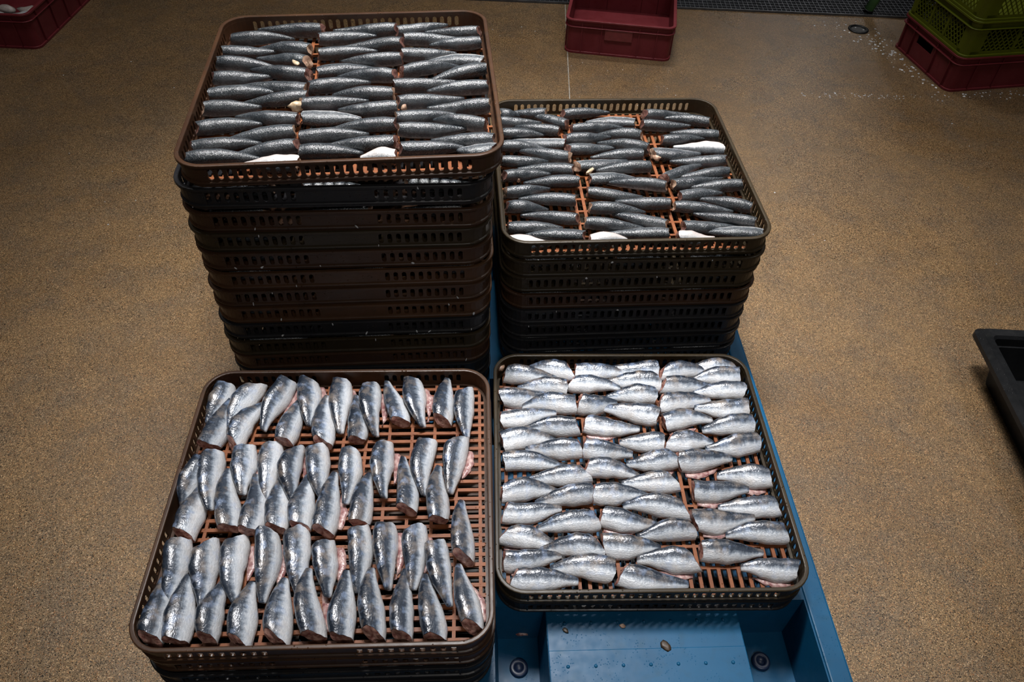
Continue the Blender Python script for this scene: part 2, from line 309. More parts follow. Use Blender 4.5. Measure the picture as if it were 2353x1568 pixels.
def tray_meshes():
    out = {}
    v, f = loft([(0,-.0016),(.0008,-.0004),(.0022,0),(.0062,0),(.0078,-.0004),(.0086,-.0016),(.0086,-.0090),(.0055,-.0090),(.0050,-.0078),(0,-.0064)])
    me = bpy.data.meshes.new('tray_rim'); me.from_pydata(v, [], f); me.update(); out['rim'] = me
    # wall with slots; 'plain' keeps a blank handle panel in the middle of each side
    pitch, hw, zt, zb, ht, hb = .0172, .0047, -.0088, -.0368, -.0112, -.0340
    for kind in ('slots', 'plain'):
        V = []; Fc = []
        def put(side, u, d, z):
            x, y = u, -(TW-d)
            for _ in range(side): x, y = -y, x
            V.append((x, y, z+TH)); return len(V)-1
        n = 28; half = TW-TR
        for side in range(4):
            us = [-half]+[(-n/2+i)*pitch for i in range(n+1)]+[half]
            for ci in range(len(us)-1):
                u0, u1 = us[ci], us[ci+1]; uc = (u0+u1)/2
                hole = 1 <= ci <= n and not (kind == 'plain' and abs(uc) < .062)
                if not hole:
                    for d in (.0055, .0088):
                        Fc.append(tuple(put(side, u, d, z) for u, z in ((u0,zb),(u1,zb),(u1,zt),(u0,zt))))
                    continue
                zm = (ht+hb)/2
                top = [(uc-hw, ht-hw)]+[(uc-hw*math.cos(math.pi*i/6), ht-hw+hw*math.sin(math.pi*i/6)) for i in range(1,6)]+[(uc+hw, ht-hw)]
                bot = [(u, ht+hb-z) for u, z in top]
                for d in (.0055, .0088):
                    Fc.append(tuple(put(side, u, d, z) for u, z in [(u0,zm),(uc-hw,zm)]+top+[(uc+hw,zm),(u1,zm),(u1,zt),(u0,zt)]))
                    Fc.append(tuple(put(side, u, d, z) for u, z in [(u0,zm),(uc-hw,zm)]+bot+[(uc+hw,zm),(u1,zm),(u1,zb),(u0,zb)]))
                ring = top+bot[::-1]
                a = [put(side, u, .0055, z) for u, z in ring]; b = [put(side, u, .0088, z) for u, z in ring]
                for i in range(len(ring)):
                    j = (i+1) % len(ring); Fc.append((a[i], a[j], b[j], b[i]))
        v, f = loft([(.0055,zt),(.0055,zb),(.0088,zb),(.0088,zt)], True)
        k = len(V); V += v; Fc += [tuple(k+i for i in q) for q in f]
        # small upright ribs beside the corners
        g = Geo()
        for side in range(4):
            for u in (-half+.004, half-.004):
                x, y = u, -(TW-.0048)
                for _ in range(side): x, y = -y, x
                g.box(x-.0014, x+.0014, y-.0014, y+.0014, zb+TH, zt+TH)
        k = len(V); V += g.v; Fc += [tuple(k+i for i in q) for q in g.f]
        v, f = loft([(.0088,-.0366),(.0055,-.0366),(.0030,-.0380),(.0022,-.0390),(.0022,-.0412),(.0036,-.0424),(.0074,-.0427),(.0074,-.0497),(.0135,-.0497),(.0135,-.0465),(.0145,-.0465),(.0145,-.0404),(.0088,-.0400)])
        k = len(V); V += v; Fc += [tuple(k+i for i in q) for q in f]
        me = bpy.data.meshes.new('tray_wall_'+kind); me.from_pydata(V, [], Fc); me.update()
        bm = bmesh.new(); bm.from_mesh(me); bmesh.ops.remove_doubles(bm, verts=bm.verts, dist=1e-6)
        bmesh.ops.recalc_face_normals(bm, faces=bm.faces); bm.to_mesh(me); bm.free()
        out[kind] = me
    g = Geo(); e = .2865; w = .0036
    for i in range(29):
        x = (i-14)*.0196; ee = e if abs(x) < .245 else e-.012
        g.box(x-w, x+w, -ee, ee, -.0455+TH, -.0402+TH)
    for i in range(13):
        y = (i-6)*.0462; ee = e if abs(y) < .25 else e-.014
        g.box(-ee, ee, y-.0031, y+.0031, -.0462+TH, -.0406+TH)
    me = bpy.data.meshes.new('tray_floor_grid'); me.from_pydata(g.v, [], g.f); me.update(); out['grid'] = me
    return out
TM = tray_meshes()
for k, me in TM.items():
    me.materials.append(M['grid'] if k == 'grid' else M['brown'])

def frame(x, y, z, yaw, tx=0, ty=0):
    u = Vector((math.cos(yaw), math.sin(yaw), tx)).normalized()
    w = Vector((-math.sin(yaw), math.cos(yaw), ty)).normalized(); n = u.cross(w).normalized(); w = n.cross(u)
    m = Matrix.Identity(4)
    for i in range(3):
        m[i][0], m[i][1], m[i][2] = u[i], w[i], n[i]
    m[0][3], m[1][3], m[2][3] = x, y, z
    return m
def tray(fr, kind, mat, label, group, turn=False, top=False):
    t = empty('fish_tray', fr @ Matrix.Translation((0,0,-TH)) @ rot(math.pi/2 if turn else 0))
    tag(t, label, 'tray', group)
    for nm, key, mt in (('rim','rim',mat), ('slotted_wall',kind,mat), ('floor_grid','grid','grid' if top else mat)):  # lower grids coloured dark to stand in for the dim gaps underneath
        o = link(bpy.data.objects.new(nm, TM[key]), t)
        o.material_slots[0].link = 'OBJECT'; o.material_slots[0].material = M[mt]
        if nm == 'floor_grid' and top: o['label'] = 'orange brown open grid floor'
    return t
ORD = ['zeroth','first','second','third','fourth','fifth','sixth','seventh','eighth','ninth','tenth','eleventh','twelfth','thirteenth','fourteenth','fifteenth','sixteenth','seventeenth','eighteenth','nineteenth','twentieth']
DECK = .15
TOPS = {   # frame of each stack's top tray (rim plane)
 'A': frame(-.3545, 1.4697, EYE-.7864, .1149, .0122, .0086),
 'B': frame(.2446, 1.5997, DECK+8*TH+.0031, .0877),
 'C': frame(-.3272, .7823, DECK+4*TH, .0607),
 'D': frame(.2710, .9480, DECK+2*TH, .0492)}
STACK = {'A': ('tallest stack, back left', 13), 'B': ('back right stack', 8), 'C': ('front left stack', 4), 'D': ('low front right stack', 2)}
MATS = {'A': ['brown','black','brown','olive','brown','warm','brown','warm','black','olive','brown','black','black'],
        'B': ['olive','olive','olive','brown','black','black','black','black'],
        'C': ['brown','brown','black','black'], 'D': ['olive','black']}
COLW = {'brown':'brown','warm':'reddish brown','olive':'olive brown','black':'blackish'}
LOWER = {}
rnd = random.Random(3)
for k in 'ABCD':
    st, n = STACK[k]
    x, y, z = TOPS[k].translation
    yaw = {'A':.1149,'B':.0877,'C':.0607,'D':.0492}[k]
    for i in range(n):
        mt = MATS[k][i]
        if i == 0: fr = TOPS[k]
        else:
            zz = DECK+(n-i)*TH
            jx, jy = rnd.uniform(-.0025,.0025), rnd.uniform(-.0025,.0025)
            if k == 'A':
                jx += -.011-.0008*i; jy += .002; 
                if i == 1: zz += .007
            fr = frame(x+jx, y+jy, zz, yaw+rnd.uniform(-.006,.006)-(.02 if k == 'A' else 0))
        kind = 'slots' if (k in 'BD' or (k == 'A' and i == 0)) else 'plain'
        if i == 0: lab = {'A':'%s slotted tray full of dark frosted sardines, topmost of the tallest stack','B':'%s slotted tray of dark frosted sardines on top of the back right stack','C':'%s slotted tray with upright rows of silvery sardines, top of front left stack','D':'%s slotted tray of bright silver sardines on top of the low front right stack'}[k] % COLW[mt]
        elif i == n-1: lab = '%s slotted tray at the very bottom of the %s' % (COLW[mt], st)
        else: lab = '%s slotted tray, %s from the top in the %s' % (COLW[mt], ORD[i+1], st)
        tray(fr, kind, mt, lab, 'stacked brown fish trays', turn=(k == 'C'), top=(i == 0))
        LOWER[(k, i)] = fr

# ------------------------------------------------------------------ sardines
def interp(t, pts):
    for (a, x), (b, y) in zip(pts, pts[1:]):
        if t <= b:
            s = (t-a)/(b-a); s = s*s*(3-2*s) if b-a > .25 else s
            return x+(y-x)*s
    return pts[-1][1]
NS, NR = 22, 18
def fish_mesh(L, D, T, rg, bend, skew):
    """x along the body from the cut end (0) to the tail (L), z towards the back"""
    v = []; f = []; uv = []
    hd = [(0,.88),(.12,.97),(.36,1.),(.62,.82),(.84,.52),(.96,.36),(1,.30)]
    hv = [(0,.88),(.12,1.02),(.36,1.06),(.62,.80),(.84,.45),(.96,.33),(1,.27)]
    th = [(0,.84),(.15,1.0),(.45,.97),(.72,.70),(.9,.42),(1,.26)]
    ph = [rg.uniform(0, 6.28) for _ in range(4)]; round_ = rg.uniform(.0,.10); amp = rg.uniform(.02, .05)
    for i in range(NS+1):
        t = i/NS; t = t**1.0
        cz = bend*D*math.sin(math.pi*t)*.5+.04*D*math.sin(5*t+ph[0])
        cy = .06*T*math.sin(4*t+ph[1])
        w = 1+amp*math.sin(9*t+ph[2])+.02*math.sin(23*t+ph[3])
        a, b, c = interp(t,hd)*D/2*w, interp(t,hv)*D/2*w, interp(t,th)*T/2
        for j in range(NR):
            an = 2*math.pi*j/NR
            z = math.cos(an); y = math.sin(an)
            yy = math.copysign(abs(y)**.86, y)
            # fuller back, sharper belly
            k = 1.0 if z > 0 else 1.0-.22*(z*z)
            zz = cz+(z*a if z > 0 else z*b); xx = L*t+(skew*z*D*.5-round_*D*(1-z*z))*(1-t)**6
            if i == 0: xx += .0016*math.sin(3*an+ph[0])+.0008*math.sin(7*an+ph[2])
            v.append((xx, cy+yy*c*k, zz)); uv.append((t, (z+1)/2))
    for i in range(NS):
        for j in range(NR):
            q = (j+1) % NR
            f.append((i*NR+j, (i+1)*NR+j, (i+1)*NR+q, i*NR+q))
    tip = len(v); v.append((L*1.012, 0, 0.0)); uv.append((1, .6))
    for j in range(NR): f.append((NS*NR+j, tip, NS*NR+(j+1) % NR))
    return v, f, uv
def add_fish(fr, cut, tail, z0, z1, roll, want, D, T, mat, label, group, rg, flap=False, flesh='flesh'):
    """cut / tail: centre of the cut end and the tail tip in the tray's own metres"""
    a = Vector((cut[0], cut[1], z0)); b = Vector((tail[0], tail[1], z1))
    ax = (b-a); L = ax.length; ax.normalize()
    h = Vector((-ax.y, ax.x, 0)).normalized()
    if h.dot(Vector(want)) < 0: h = -h
    n = ax.cross(h); n = n if n.z > 0 else -n
    up = (h*math.cos(roll)+n*math.sin(roll)).normalized()
    up = (up-ax*up.dot(ax)).normalized(); y = up.cross(ax).normalized()
    lm = Matrix.Identity(4)
    for i in range(3): lm[i][0], lm[i][1], lm[i][2], lm[i][3] = ax[i], y[i], up[i], a[i]
    skew = rg.uniform(-.25, .55) if flesh == 'skinflesh' else rg.uniform(-.12, .22)
    v, f, uv = fish_mesh(L, D, T, rg, rg.uniform(-.14,.30), skew)
    me = bpy.data.meshes.new('sardine'); me.from_pydata(v, [], f); me.update()
    me.polygons.foreach_set('use_smooth', [True]*len(me.polygons))
    ul = me.uv_layers.new(name='UVMap'); buf = []
    for lp in me.loops: buf += uv[lp.vertex_index]
    ul.data.foreach_set('uv', buf); me.materials.append(mat)
    o = link(bpy.data.objects.new('sardine', me)); o.matrix_world = fr @ lm
    tag(o, label, 'fish', group)
    # cut face: slightly domed disc of flesh
    vv = [v[j] for j in range(NR)]; cv = sum((Vector(p) for p in vv), Vector())/NR
    pts = [tuple(Vector(p)*.98+cv*.02+Vector((-.0004,0,0))) for p in vv]+[tuple(cv+(Vector(p)-cv)*.55+Vector((-.0018+rg.uniform(-.0008,.0008),0,0))) for p in vv]+[tuple(cv+Vector((-.0004,0,-.002)))]
    fc = [(j,(j+1)%NR,NR+(j+1)%NR,NR+j) for j in range(NR)]+[(NR+j,NR+(j+1)%NR,2*NR) for j in range(NR)]
    mesh_obj('cut_face', pts, fc, M[flesh], o, True)
    if flap:
        # the opened belly wall hanging out below the body
        inv = lm.inverted()
        fv = []; ff = []; K = 12; t0, t1 = rg.uniform(.03,.12), rg.uniform(.62,.85)
        for i in range(K+1):
            s = i/K; t = t0+(t1-t0)*s; wd = (.008+.005*rg.random())*math.sin(math.pi*(.12+.88*s))**.7
            zb = -interp(t,[(0,.90),(.12,1.02),(.36,1.06),(.62,.78),(.84,.40),(1,.18)])*D/2
            p0 = lm @ Vector((L*t, 0, 0)); e0 = D*.30
            for q, (oo, zz) in enumerate(((e0,.0020),(-zb*.85+wd*.5,.0012),(-zb*.85+wd,.0008),(-zb*.85+wd,.0028),(-zb*.85+wd*.5,.0040),(e0,.0060))):
                pt = p0-h*oo; pt.z = -.0400+zz
                pt.x = max(-.286, min(.286, pt.x)); pt.y = max(-.286, min(.286, pt.y))
                fv.append(tuple(inv @ pt))
        for i in range(K):
            for q in range(6):
                r = (q+1) % 6; ff.append((i*6+q,(i+1)*6+q,(i+1)*6+r,i*6+r))
        ff += [tuple(range(6)), tuple(K*6+q for q in range(6))]
        mesh_obj('belly_flap', fv, ff, M['flap'], o, True)
    return o

WHERE = {'A': 'back-left tray', 'B': 'back-right tray', 'C': 'front-left tray', 'D': 'front-right tray'}
rg = random.Random(11)
for k in FISH:
    fr = TOPS[k]
    for g, items in FISH[k].items():
        cnt = {}
        for it in items:      # ordinal among the fish of the same direction
            d = (('left' if it[0] < it[2] else 'right') if k != 'C' else ('near' if it[3] < it[1] else 'far'))
            cnt.setdefault(d, []).append(it)
        for d in cnt:
            cnt[d].sort(key=(lambda q: -(q[1]+q[3])) if k != 'C' else (lambda q: q[0]+q[2]))
        for it in items:
            d = [q for q in cnt if it in cnt[q]][0]; idx = cnt[d].index(it)+1; fl = it[4]; last = idx == len(cnt[d])
            mx, my = (.262, .281) if k == 'C' else (.281, .2625)
            cl = lambda q, m_: max(-m_, min(m_, q))
            cut = (cl(it[0], mx), cl(it[1], my)); tail = (cl(it[2], mx+.012), cl(it[3], my+.012))
            if k in 'AB':
                look = 'white-bellied' if 'w' in fl else ('pale frosted' if 'p' in fl else 'dark frosted')
                D, T = rg.uniform(.041,.047), rg.uniform(.028,.031)
                roll = math.radians(rg.uniform(34,58)); want = (0,-1,0)
                if 'p' in fl: roll = math.radians(rg.uniform(12,24))
                if 'w' in fl: roll = math.radians(-50); D, T = .034, .024; cut = (cut[0], max(-.272, cut[1]-.006)); tail = (tail[0], max(-.272, tail[1]-.006))
                mat = M['frost']; fm = 'paleflesh' if rg.random() < .35 else 'flesh'
                lab = '%s headless sardine, cut end %s, %s from back in %s column, %s' % (look, d, ORD[idx], g, WHERE[k])
                grp = 'frosted sardines in the back trays'
            elif k == 'D':
                D, T = rg.uniform(.045,.052), rg.uniform(.026,.030); roll = math.radians(rg.uniform(26,42)); want = (0,1,0)
                mat = M['skin']; fm = 'skinflesh'
                lab = 'silvery headless sardine, cut end %s, %s from back in %s column, %s' % (d, ORD[idx], g, WHERE[k])
                grp = 'silver sardines in the front right tray'
            else:
                D, T = rg.uniform(.050,.056), rg.uniform(.028,.032); roll = math.radians(rg.uniform(32,50)); want = (-1,0,0)
                mat = M['skin']; fm = 'skinflesh'
                if 'x' in fl: lab = 'silvery headless sardine lying along the right wall between middle and front rows, front-left tray'
                else: lab = 'silvery headless sardine, cut end %s, %s from left in %s row, %s' % ('away' if d == 'near' else 'towards viewer', ORD[idx], g, WHERE[k])
                grp = 'silver sardines in the front left tray'
            half = math.sqrt((D/2*1.02*math.sin(roll))**2+(T/2*math.cos(roll))**2)
            z0 = -.0390+half; z1 = -.0400+half*rg.uniform(.55,.8)+.001
            add_fish(fr, cut, tail, z0, z1, roll, want, D, T, mat, lab, grp, rg, 'f' in fl, fm)
# fish glimpsed through the front slots of the lower trays
for (k, i), fr in LOWER.items():
    if i == 0 or k in 'CD' or i > (11 if k == 'A' else 7): continue
    for cx_, nm in ((-.185,'left'),(.005,'middle'),(.185,'right')):
        D, T = .038, .029; dx = rg.uniform(-.012,.012); y = -.266+rg.uniform(-.003,.003)
        ln = .062*rg.uniform(.85,1.05); s = rg.choice((-1,1))
        add_fish(fr, (cx_+dx-s*ln, y), (cx_+dx+s*ln, y+rg.uniform(-.004,.006)), -.040+.0175, -.040+.014, math.radians(40), (0,-1,0), D, T, M['frost'],
                 'sardine glimpsed through front slots, %s column, %s tray from top, %s stack' % (nm, ORD[i+1], 'back-left' if k == 'A' else 'back-right'),
                 'sardines glimpsed inside the lower trays', rg, False, 'paleflesh')
# ------------------------------------------------------------------ floor, joint, drain
o = mesh_obj('floor', [(-4.5,-2.5,0),(5.,-2.5,0),(5.,12.,0),(-4.5,12.,0)], [(0,1,2,3)], M['floor']); tag(o, kind='structure')
for nm, q in (('ceiling', [(-4.5,-2.5,4.2),(-4.5,12.,4.2),(5.,12.,4.2),(5.,-2.5,4.2)]), ('wall_left', [(-4.5,-2.5,0),(-4.5,12.,0),(-4.5,12.,4.2),(-4.5,-2.5,4.2)]),
              ('wall_right', [(5.,-2.5,0),(5.,-2.5,4.2),(5.,12.,4.2),(5.,12.,0)]), ('wall_back', [(-4.5,12.,0),(5.,12.,0),(5.,12.,4.2),(-4.5,12.,4.2)]), ('wall_front', [(-4.5,-2.5,0),(-4.5,-2.5,4.2),(5.,-2.5,4.2),(5.,-2.5,0)])):
    o = mesh_obj(nm, q, [(0,1,2,3)], M['wall']); tag(o, kind='structure')
g = Geo(); g.box(.1972,.2008,1.9,3.775,.0002,.0014)
o = g.make('trim_1', M['joint']); tag(o, kind='structure')
dr = empty('drain_grate', Matrix.Translation((-.30,3.789,0)) @ rot(-.0132))
tag(dr, 'long galvanised mesh drain grate across the floor at the back', 'grate')
g = Geo(); g.box(0,4.2,0,.42,.0003,.0010); g.make('channel_shade', M['dark'], dr)  # flat dark sheet on the floor; the sunken channel's shade is its colour
g = Geo()
g.box(0,4.2,0,.005,.001,.010); g.box(0,4.2,.415,.42,.001,.010); g.box(0,.005,0,.42,.001,.010)
g.make('grate_frame', M['steel'], dr)
g = Geo()
for i in range(1,14): g.box(0,4.2,.03*i-.0014,.03*i+.0014,.001,.0095)
for i in range(1,190): g.box(.0222*i-.0009,.0222*i+.0009,0,.42,.004,.0088)
g.make('grate_bars', M['steel'], dr)
hd = empty('floor_drain', Matrix.Translation((1.584,3.619,0))); tag(hd, 'small round dark floor drain between grate and green crates', 'drain')
g = Geo(); g.lathe([(.047,0),(.047,.004),(.036,.006),(.034,.002)]); g.make('drain_ring', M['tub'], hd, True)
g = Geo(); g.lathe([(.036,.0012),(.0001,.0012)]); g.make('hole_shade', M['dark'], hd)  # flat disc, the hole's inner shade painted as near-black
lg = empty('equipment_leg', Matrix.Translation((1.675,3.80,.010)) @ Matrix.Rotation(.30,4,'Y')); tag(lg, 'green painted metal leg standing on the drain grate', 'leg')
g = Geo(); g.lathe([(.001,.008),(.022,.008),(.022,.85),(.001,.85)]); g.make('post', M['legpaint'], lg, True)
g = Geo(); g.lathe([(.001,0.007),(.027,0.007),(.024,.012),(.001,.012)]); g.make('foot_pad', M['tub'], lg, True)

# ------------------------------------------------------------------ blue pallet
PY = .062
pal = empty('plastic_pallet', Matrix.Translation((.632,.86,0)) @ rot(PY)); tag(pal, 'blue plastic pallet under the tray stacks, wet deck with open feet', 'pallet')
# local x: 0 = right edge, negative to the left; y: 0 = mid
X0, Y0, Y1 = -1.235, -.42, 1.03
pits = []
for xa, xb in ((-.185,-.045), (-.66,-.56), (-1.19,-1.05)):
    for ya, yb in ((-.37,-.165), (.22,.42), (.78,.98)):
        pits.append((xa,xb,ya,yb))
g = Geo()
xs = sorted({X0,0}|{p[0] for p in pits}|{p[1] for p in pits}); ys = sorted({Y0,Y1}|{p[2] for p in pits}|{p[3] for p in pits})
for i in range(len(xs)-1):
    for j in range(len(ys)-1):
        cx_, cy_ = (xs[i]+xs[i+1])/2, (ys[j]+ys[j+1])/2
        if any(p[0] < cx_ < p[1] and p[2] < cy_ < p[3] for p in pits): continue
        k = len(g.v)
        g.v += [(xs[i],ys[j],DECK),(xs[i+1],ys[j],DECK),(xs[i+1],ys[j+1],DECK),(xs[i],ys[j+1],DECK)]; g.f.append((k,k+1,k+2,k+3))
# skirt
k = len(g.v); g.v += [(X0,Y0,DECK),(0,Y0,DECK),(0,Y1,DECK),(X0,Y1,DECK),(X0-.006,Y0-.006,.045),(.006,Y0-.006,.045),(.006,Y1+.006,.045),(X0-.006,Y1+.006,.045)]
g.f += [(k+i,k+(i+1)%4,k+4+(i+1)%4,k+4+i) for i in range(4)]
deck = g.make('deck', M['blue'], pal)
b = deck.modifiers.new('weld','WELD'); b.merge_threshold = 1e-4
for p in pits:
    g = Geo(); d = .009
    q = (p[0]+d, p[1]-d, p[2]+d, p[3]-d); zf = .016
    g.v += [(p[0],p[2],DECK),(p[1],p[2],DECK),(p[1],p[3],DECK),(p[0],p[3],DECK),(q[0],q[2],zf),(q[1],q[2],zf),(q[1],q[3],zf),(q[0],q[3],zf)]
    g.f += [(0,1,5,4),(1,2,6,5),(2,3,7,6),(3,0,4,7),(4,5,6,7)]
    k = len(g.v); g.v += [(q[0],q[2],0.0),(q[1],q[2],0.0),(q[1],q[3],0.0),(q[0],q[3],0.0)]
    g.f += [(4,5,k+1,k),(5,6,k+2,k+1),(6,7,k+3,k+2),(7,4,k,k+3),(k,k+1,k+2,k+3)]
    ft = g.make('foot', M['blue'], pal)
    if p[2] < -.3:
        hub = Geo(); cx_ = (q[0]+q[1])/2
        hub.lathe([(.0001,.001),(.0085,.001),(.0090,.007),(.0105,.008),(.0165,.008),(.0185,.006),(.019,0)], (cx_, -.235, zf)); 
        hub.make('plug', M['bluehub'], ft, True)
# raised rounded panel on the visible part of the deck, with grip dots and a shallow step
g = Geo(); g.box(-.5598,-.1852,-.4198,-.254,DECK-.004,DECK+.0035); g.box(-.5598,-.1852,-.262,-.10,DECK-.004,DECK+.0020)
pn = g.make('deck_panel', M['blue'], pal, bevel=.0018)
for row, nn in ((-.203,7),(-.285,7),(-.345,7)):
    for i in range(nn):
        gg = Geo(); gg.lathe([(.0035,0),(.0030,.0018),(.0012,.0026),(.0001,.0027)], (-.525+.0515*i, row, DECK+(.0020 if row > -.25 else .0035)), 12)
        gg.make('grip_dot', M['blue'], pn, True)
g = Geo(); g.box(-.042,-.002,Y0,Y1,DECK-.002,DECK+.0045); g.make('edge_rail', M['blue'], pal, bevel=.003)

# ------------------------------------------------------------------ crates
def rr(x0, x1, y0, y1, r, z, n=5):
    pts = []
    for cx_, cy_, a0 in ((x1-r,y0+r,-90),(x1-r,y1-r,0),(x0+r,y1-r,90),(x0+r,y0+r,180)):
        for i in range(n+1):
            a = math.radians(a0+90*i/n); pts.append((cx_+r*math.cos(a), cy_+r*math.sin(a), z))
    return pts
def add_rings(g, seq, closed=False, cap0=False, cap1=False):
    k0 = len(g.v); m = len(seq[0])
    for q in seq: g.v += q
    for i in range(len(seq) if closed else len(seq)-1):
        i2 = (i+1) % len(seq)
        for j in range(m):
            k = (j+1) % m; g.f.append((k0+i*m+j, k0+i*m+k, k0+i2*m+k, k0+i2*m+j))
    if cap0: g.f.append(tuple(k0+j for j in range(m)))
    if cap1: g.f.append(tuple(k0+(len(seq)-1)*m+j for j in range(m)))
CR = .038
def corner_arcs(g, W, D, ins, t, z0, z1, n=6):
    r = CR-ins
    for cx_, cy_, a0 in ((W-CR,CR,-90),(W-CR,D-CR,0),(CR,D-CR,90),(CR,CR,180)):
        k = len(g.v)
        for i in range(n+1):
            a = math.radians(a0+90*i/n)
            for rad in (r, r-t):
                for z in (z0, z1): g.v.append((cx_+rad*math.cos(a), cy_+rad*math.sin(a), z))
        for i in range(n):
            p, q = k+4*i, k+4*i+4
            g.f += [(p,q,q+1,p+1), (p+2,p+3,q+3,q+2), (p+1,q+1,q+3,p+3)]
def crate_rims(root, W, D, H, mat, ins, t):
    g = Geo()
    for z0, z1, ex in ((H-.008,H,0), (H-.034,H-.030,0), (0,.010,.004)):
        o = lambda e, z: rr(e, W-e, e, D-e, CR-e, z, 6)
        add_rings(g, [o(ex+.001,z0), o(ex,z0+.001), o(ex,z1-.001), o(ex+.001,z1), o(ins+t-.001,z1), o(ins+t,z1-.001), o(ins+t,z0)], closed=True)
    g.make('rim', mat, root)
def crate_solid(root, W, D, H, mat, hole=None):
    """stacking crate with rounded corners: parts body and rim; x 0..W, y 0..D"""
    t = .004; ins = .010
    g = Geo(); add_rings(g, [rr(ins,W-ins,ins,D-ins,CR-ins,.004,6), rr(ins,W-ins,ins,D-ins,CR-ins,.010,6)], cap0=True, cap1=True)
    def wall(axis, at, a, b, hl):
        cuts = sorted({a, b}|({hl[0], hl[1]} if hl else set())); zs = sorted({.004, H-.004}|({hl[2], hl[3]} if hl else set()))
        for i in range(len(cuts)-1):
            for j in range(len(zs)-1):
                if hl and hl[0] <= cuts[i] < hl[1] and hl[2] <= zs[j] < hl[3]: continue
                if axis == 'x': g.box(cuts[i],cuts[i+1],at,at+t,zs[j],zs[j+1])
                else: g.box(at,at+t,cuts[i],cuts[i+1],zs[j],zs[j+1])
    wall('x', ins, CR, W-CR, None); wall('x', D-ins-t, CR, W-CR, None)
    hy = (D*.42, D*.68, H*.50, H*.72) if hole else None
    wall('y', ins, CR, D-CR, hy); wall('y', W-ins-t, CR, D-CR, hy)
    corner_arcs(g, W, D, ins, t, .004, H-.004)
    for f_ in (.16, .34, .68, .84):
        x = W*f_; g.box(x-.0018,x+.0018,.003,ins+t,.004,H-.004); g.box(x-.0018,x+.0018,D-ins-t,D-.003,.004,H-.004)
    for f_ in ((.12,.36,.74,.90) if hole else (.12,.30,.48,.66,.84)):
        y = D*f_; g.box(.003,ins+t,y-.0018,y+.0018,.004,H-.004); g.box(W-ins-t,W-.003,y-.0018,y+.0018,.004,H-.004)
    body = g.make('body', mat, root)
    crate_rims(root, W, D, H, mat, ins, t)
    return body
cr = empty('plastic_crate', Matrix.Translation((.178,3.281,0)) @ rot(-.128)); tag(cr, 'empty dark red plastic crate standing alone by the drain grate', 'crate')
crate_solid(cr, .475, .47, .15, M['red'])
g = Geo(); g.box(.175,.295,.003,.0105,.070,.116); o = g.make('handle_panel', M['redlabel'], cr, bevel=.002); o['label'] = 'lighter worn red grip panel'
cl_ = empty('plastic_crate', Matrix.Translation((-2.066,3.127,0)) @ rot(-.022) @ Matrix.Translation((-.475,0,0))); tag(cl_, 'dark red plastic crate with fish scraps, top left corner of the photo', 'crate')
crate_solid(cl_, .475, .64, .15, M['red'])
GY = .20
grm = Matrix.Translation((1.786,3.04,0)) @ rot(GY)
gr = empty('plastic_crate', grm); tag(gr, 'dark red plastic crate at the bottom of the stack under green crates', 'crate')
crate_solid(gr, .62, .45, .15, M['red'], True)
def crate_lattice(root, W, D, H, mat):
    t = .004; ins = .010
    g = Geo(); add_rings(g, [rr(ins,W-ins,ins,D-ins,CR-ins,.004,6), rr(ins,W-ins,ins,D-ins,CR-ins,.010,6)], cap0=True, cap1=True)
    corner_arcs(g, W, D, ins, t, .004, H-.004)
    e = ins+.05
    for sx in ((CR,e+.02),(W-e-.02,W-CR)):
        for sy in (ins, D-ins-t): g.box(sx[0],sx[1],sy,sy+t,.004,H-.004)
    for sy in ((CR,e),(D-e,D-CR)):
        for sx in (ins, W-ins-t): g.box(sx,sx+t,sy[0],sy[1],.004,H-.004)
    for z0, z1 in ((.004,.022),(H-.040,H-.004)):
        for sy in (ins, D-ins-t): g.box(CR,W-CR,sy,sy+t,z0,z1)
        for sx in (ins, W-ins-t): g.box(sx,sx+t,CR,D-CR,z0,z1)
    g.make('body', mat, root)
    crate_rims(root, W, D, H, mat, ins, t)
    # diamond mesh panels between posts, one panel part per side
    z0, z1 = .020, H-.038; hz = z1-z0
    def panel(a, b, put, nrm, nm):
        g = Geo(); step = .022; n = int((b-a)/step)+8
        for s in (1,-1):
            for i in range(-6, n):
                u0 = a+i*step; u1 = u0+hz*.8
                if s < 0: pa, pb = (u0, z1), (u1, z0)
                else: pa, pb = (u0, z0), (u1, z1)
                def clip(p, q, lim, lo):
                    if (p[0] < lim) == lo and (q[0] < lim) == lo: return None
                    if (p[0] < lim) == lo: r = (lim-p[0])/(q[0]-p[0]); return (lim, p[1]+(q[1]-p[1])*r), q
                    if (q[0] < lim) == lo: r = (lim-p[0])/(q[0]-p[0]); return p, (lim, p[1]+(q[1]-p[1])*r)
                    return p, q
                seg = clip(pa, pb, a, True)
                if seg: seg = clip(seg[0], seg[1], b, False)
                if not seg or abs(seg[0][0]-seg[1][0]) < .003: continue
                g.bar(put(*seg[0]), put(*seg[1]), .0042, .003, nrm)
        for u in [a+(b-a)*i/3 for i in (1,2)]:
            g.bar(put(u,z0), put(u,z1), .012, .005, nrm)
        g.make(nm, mat, root)
    panel(ins+.05, W-ins-.05, lambda u, z: (u, ins+.002, z), (0,1,0), 'lattice_panel')
    panel(ins+.05, D-ins-.05, lambda u, z: (ins+.002, u, z), (1,0,0), 'lattice_panel')
    panel(ins+.05, W-ins-.05, lambda u, z: (u, D-ins-.002, z), (0,1,0), 'lattice_panel')
    panel(ins+.05, D-ins-.05, lambda u, z: (W-ins-.002, u, z), (1,0,0), 'lattice_panel')
